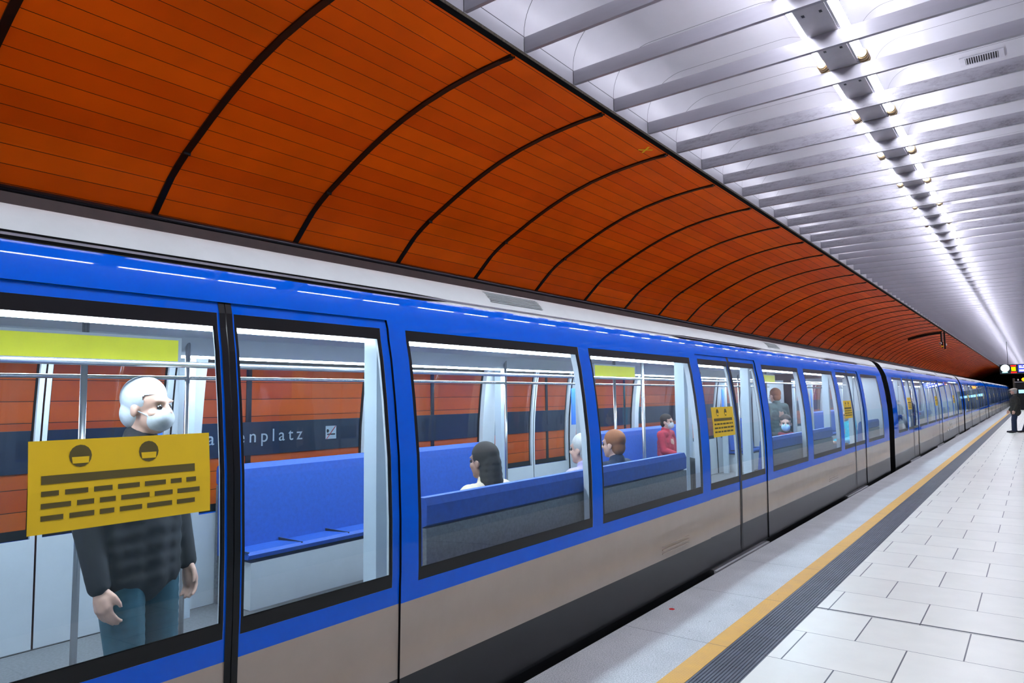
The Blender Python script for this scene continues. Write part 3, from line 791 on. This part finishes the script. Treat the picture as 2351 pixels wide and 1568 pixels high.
def sitting(lean=0.0, arm=.62):
    return dict(head=(0, .03 + lean, 1.175), neck=(0, lean, 1.045), chest=(0, lean * .6, .84), pelvis=(0, 0, .565), shL=(-.18, lean, .975), shR=(.18, lean, .975),
                elL=(-.215, .06 + lean, .72), elR=(.215, .06 + lean, .72), wrL=(-.10, .27, arm + .03), wrR=(.10, .27, arm + .03), hdL=(.5, .8, -.25), hdR=(-.5, .8, -.25),
                hipL=(-.09, .03, .56), hipR=(.09, .03, .56), knL=(-.11, .44, .52), knR=(.11, .44, .52), anL=(-.11, .43, .085), anR=(.11, .43, .085), toeL=(-.12, .60, .035), toeR=(.12, .60, .035))
c_black = cloth('black_cloth', (.012, .012, .015, 1)); c_olive = cloth('dark_olive_coat', (.020, .018, .013, 1)); c_navy = cloth('navy_cloth', (.008, .016, .045, 1)); c_teal = cloth('teal_denim', (.012, .07, .10, 1))
c_red = cloth('red_padded_jacket', (.42, .025, .05, 1)); c_cream = cloth('cream_coat', (.58, .47, .34, 1)); c_lilac = cloth('lilac_jacket', (.36, .30, .48, 1)); c_green = cloth('grey_green_coat', (.07, .11, .11, 1))
c_tweed = cloth('beige_tweed', (.42, .36, .30, 1)); c_white = cloth('white_fleece', (.50, .52, .56, 1)); c_wine = cloth('wine_scarf', (.24, .03, .05, 1)); c_brown = cloth('brown_leather', (.10, .04, .02, 1))
h_grey = cloth('grey_hair', (.42, .40, .38, 1)); h_dark = cloth('dark_hair', (.018, .013, .010, 1)); h_brown = cloth('chestnut_hair', (.22, .075, .025, 1))
m_mask = cloth('pale_blue_mask', (.36, .58, .80, 1)); m_maskw = cloth('white_mask', (.46, .48, .50, 1)); m_cyan = cloth('turquoise_hood', (.02, .50, .66, 1))

def bag(r, J):
    b2 = bmesh.new(); ball(b2, (.0, -.26, 1.10), (.15, .10, .20)); fuse('rucksack', b2, c_black, r, .012, 3)
    b2 = bmesh.new()
    for s in (-1, 1): limb(b2, [(s * .10, .145, 1.12), (s * .13, .10, 1.38), (s * .12, -.05, 1.475), (s * .10, -.20, 1.28)], [.014, .014, .014, .014])
    fuse('strap', b2, c_brown, r, .008, 2)
pm = person((-.70, 33.55, 0), R(96), 'person in beige flat cap and dark coat standing on the platform beside the train', standing(.06, .10, (-.02, .0), (.04, .12)), MT['skin'], c_olive, c_navy, h_grey, shoe=c_black, cap=c_tweed, coat_len=.80, big=1.32, head_yaw=R(-8))
pm.scale = (1.02, 1.02, 1.02)
person((-.16, 34.0, 0), R(100), 'person in black with a rucksack walking behind the person in the cap', standing(.36, -.34, (.1, .15), (-.1, -.1)), MT['skin'], c_black, c_navy, h_dark, shoe=c_black, big=1.1, extras=bag)
PG = 'passengers inside the nearest metro car'
person((-3.16, 1.42, .02), R(-70), 'standing passenger in dark coat, white mask and white hair behind the first door', standing(.02, .06), MT['skin'], c_black, c_teal, c_white, PG, mask=m_maskw, head_yaw=R(10))
person((-2.98, 3.62, .02), R(90), 'seated passenger in cream coat and dark hair on the bench after the first door', sitting(.02), MT['skin2'], c_cream, c_navy, h_dark, PG, long_hair=True)
person((-2.98, 4.86, .02), R(90), 'seated passenger in lilac jacket beside the divider of the wide window', sitting(.0), MT['skin'], c_lilac, c_black, h_grey, PG)
person((-2.98, 5.48, .02), R(90), 'seated passenger in navy, head just past the window divider', sitting(.05), MT['skin'], c_navy, c_black, h_brown, PG)
person((-4.92, 10.60, .02), R(-90), 'seated passenger in red padded jacket facing the window', sitting(.0), MT['skin'], c_red, c_black, h_dark, PG, mask=m_maskw)
person((-2.98, 10.55, .02), R(-165), 'seated passenger with pale blue mask, black jacket and wine scarf', sitting(.0), MT['skin'], c_black, c_navy, h_dark, PG, mask=m_mask,
       extras=lambda r, J: fuse('scarf', (lambda q: (limb(q, [(-.08, .05, 1.02), (0, .11, 1.0), (.08, .05, 1.02)], [.04, .045, .04]), limb(q, [(.0, .13, .98), (.0, .14, .82)], [.05, .05]), q)[-1])(bmesh.new()), c_wine, r, .01, 2))
person((-3.62, 12.3, .02), R(60), 'standing passenger with chestnut hair and grey green coat seen from behind', standing(.0, .05), MT['skin'], c_green, c_black, h_brown, PG, mask=m_maskw)
person((-3.0, 15.0, .02), R(120), 'seated passenger in turquoise hood by the third door', sitting(.0), MT['skin'], m_cyan, c_navy, m_cyan, PG, long_hair=True)
person((-3.05, 23.4, .02), R(100), 'passenger in dark blue standing in the second car', standing(.0, .05), MT['skin'], c_navy, c_black, h_dark)

# ------------------------------------------------------------------ hanging camera post on the vault edge
YC = 37.6
hp = empty('camera_post', (-3.33, YC, 4.40)); tag(hp, 'dark post with cameras and orange lamps hanging from the vault edge', 'camera post')
o_ = (-3.33, YC, 4.40)
b = MB(); n = 14
s_top = VS[-1] - .12; pts = [vault_at(s_top - 1.36 * k / n) for k in range(n + 1)]
for (xa, za), (xb, zb) in zip(pts, pts[1:]):
    b.quad((xa, YC - .02, za - .02), (xb, YC - .02, zb - .02), (xb, YC - .02, zb - .13), (xa, YC - .02, za - .13)); b.quad((xa, YC + .03, za - .02), (xb, YC + .03, zb - .02), (xb, YC + .03, zb - .13), (xa, YC + .03, za - .13)); b.quad((xa, YC - .02, za - .13), (xb, YC - .02, zb - .13), (xb, YC + .03, zb - .13), (xa, YC + .03, za - .13))
b.build('curved_arm', MT['black'], hp, o_)
b = MB(); b.box(-3.425, -3.37, YC - .03, YC + .03, 3.98, 4.47); b.box(-3.30, -3.235, YC - .03, YC + .03, 3.64, 4.47); b.build('post', MT['black'], hp, o_)
b = MB(); b.cyl((-3.345, YC, 3.9), (-3.345, YC, 4.47), .013, seg=10); b.build('rod', MT['steel'], hp, o_)
b = MB(); b.cyl((-3.445, YC - .10, 3.92), (-3.42, YC + .12, 3.95), .052, seg=18, m=0); b.cyl((-3.446, YC - .105, 3.92), (-3.445, YC - .10, 3.92), .03, seg=16, m=1); b.build('camera_body', [MT['reflector'], MT['black']], hp, o_)
b = MB(); b.box(-3.415, -3.33, YC - .05, YC + .03, 3.74, 3.81); b.build('number_plate', MT['tape'], hp, o_)
b = MB(); b.box(-3.40, -3.34, YC - .03, YC + .03, 3.69, 3.98); b.build('bracket', MT['black'], hp, o_)
for x0, z0 in ((-3.415, 3.66), (-3.31, 3.60)):
    b = MB(); b.cyl((x0 + .04, YC, z0), (x0 + .04, YC, z0 + .04), .045, .038, seg=16); b.build('signal_lamp', MT['orange_p'], hp, o_)
b = MB(); b.cyl((-3.205, YC - .04, 3.80), (-3.205, YC - .04, 3.90), .022, seg=12); b.box(-3.24, -3.205, YC - .03, YC, 3.84, 3.86); b.build('spot', MT['reflector'], hp, o_)

# ------------------------------------------------------------------ hanging passenger display
YD = 50.0
hd = empty('hanging_display', (-.70, YD, 2.68)); tag(hd, 'dark hanging display with round white clock, red and yellow panel and blue screen', 'display')
o_ = (-.70, YD, 2.68)
b = MB(); b.box(-1.66, .30, YD - .02, YD + .26, 2.68, 3.20); b.box(-1.71, .35, YD - .06, YD + .30, 3.20, 3.225); b.build('casing', MT['housing'], hd, o_)
for x in (-1.25, .10):
    b = MB(); b.cyl((x, YD + .12, 3.22), (x, YD + .12, 4.60), .014, seg=8); b.build('hanger_rod', MT['black'], hd, o_)
f = YD - .022
b = MB(); b.cyl((-1.40, f - .012, 3.005), (-1.40, f, 3.005), .205, seg=36, m=0); b.cyl((-1.40, f - .006, 3.005), (-1.40, f + .001, 3.005), .222, seg=36, m=1)
b.build('clock_face', [MT['e_white'], MT['steel']], hd, o_)
b = MB(); b.box(-1.55, -1.36, f - .004, f, 2.735, 2.785); b.box(-1.345, -1.285, f - .004, f, 2.735, 2.785); b.build('caption_strip', MT['e_cyan'], hd, o_)
b = MB(); b.box(-1.13, -.875, f - .004, f, 3.105, 3.175, 0); b.box(-1.13, -.85, f - .004, f, 2.715, 2.785, 0); b.box(-1.10, -.895, f - .004, f, 2.84, 3.06, 1); b.build('platform_panel', [MT['e_red'], MT['e_yel']], hd, o_)
b = MB(); b.box(-.77, .24, f - .004, f, 2.755, 3.185, 0)
for z, segs in ((3.09, ((-.73, -.60), (-.55, .1))), (3.0, ((-.73, -.05), (.0, .16))), (2.80, ((-.73, -.68), (-.66, .02)))):
    for a, c in segs: b.box(a, c, f - .007, f - .003, z, z + (.055 if z > 2.9 else .11), 1)
b.build('screen', [MT['e_blue'], MT['e_text']], hd, o_)
# far end of the platform: dark cabin with lit poster, white lamp and orange signal
YE = 75.0
cb = empty('control_cabin', (-.35, YE + .5, 0)); tag(cb, 'dark cabin at the far platform end behind the waiting people', 'cabin')
o_ = (-.35, YE + .5, 0)
b = MB(); b.box(-1.44, .70, YE, YE + 1.2, 0, 2.42); b.build('cabin_body', MT['black'], cb, o_)
b = MB(); b.box(-1.50, .74, YE - .08, YE + 1.25, 2.42, 2.48); b.build('cabin_roof', MT['plate'], cb, o_)
b = MB(); b.box(-1.25, .60, YE - .02, YE - .001, 1.47, 1.77); b.build('lit_poster', MT['e_ad'], cb, o_)
b = MB(); b.cyl((0, 0, 0), (0, 0, .10), .02, seg=10, m=1); b.cyl((0, 0, .10), (0, 0, .24), .06, .05, seg=14, m=0); o = b.build('globe_lamp', [MT['reflector'], MT['black']], loc=(-1.23, YE + .1, 2.48)); tag(o, 'small white globe lamp on top of the dark cabin', 'lamp')
sg_ = empty('signal_light', (-.90, YE + .1, 2.48)); tag(sg_, 'glowing orange signal light on top of the dark cabin', 'signal')
b = MB(); b.box(-.05, .20, -.05, .05, 0, .10); b.build('signal_box', MT['black'], sg_)
b = MB(); b.cyl((.07, -.07, .19), (.07, .0, .19), .15, seg=20); b.build('lens', MT['e_orange'], sg_)
b = MB(); b.box(-1.62, -1.46, YE + .2, YE + .4, 0, 2.78); o = b.build('pillar', MT['concrete']); struct(o)
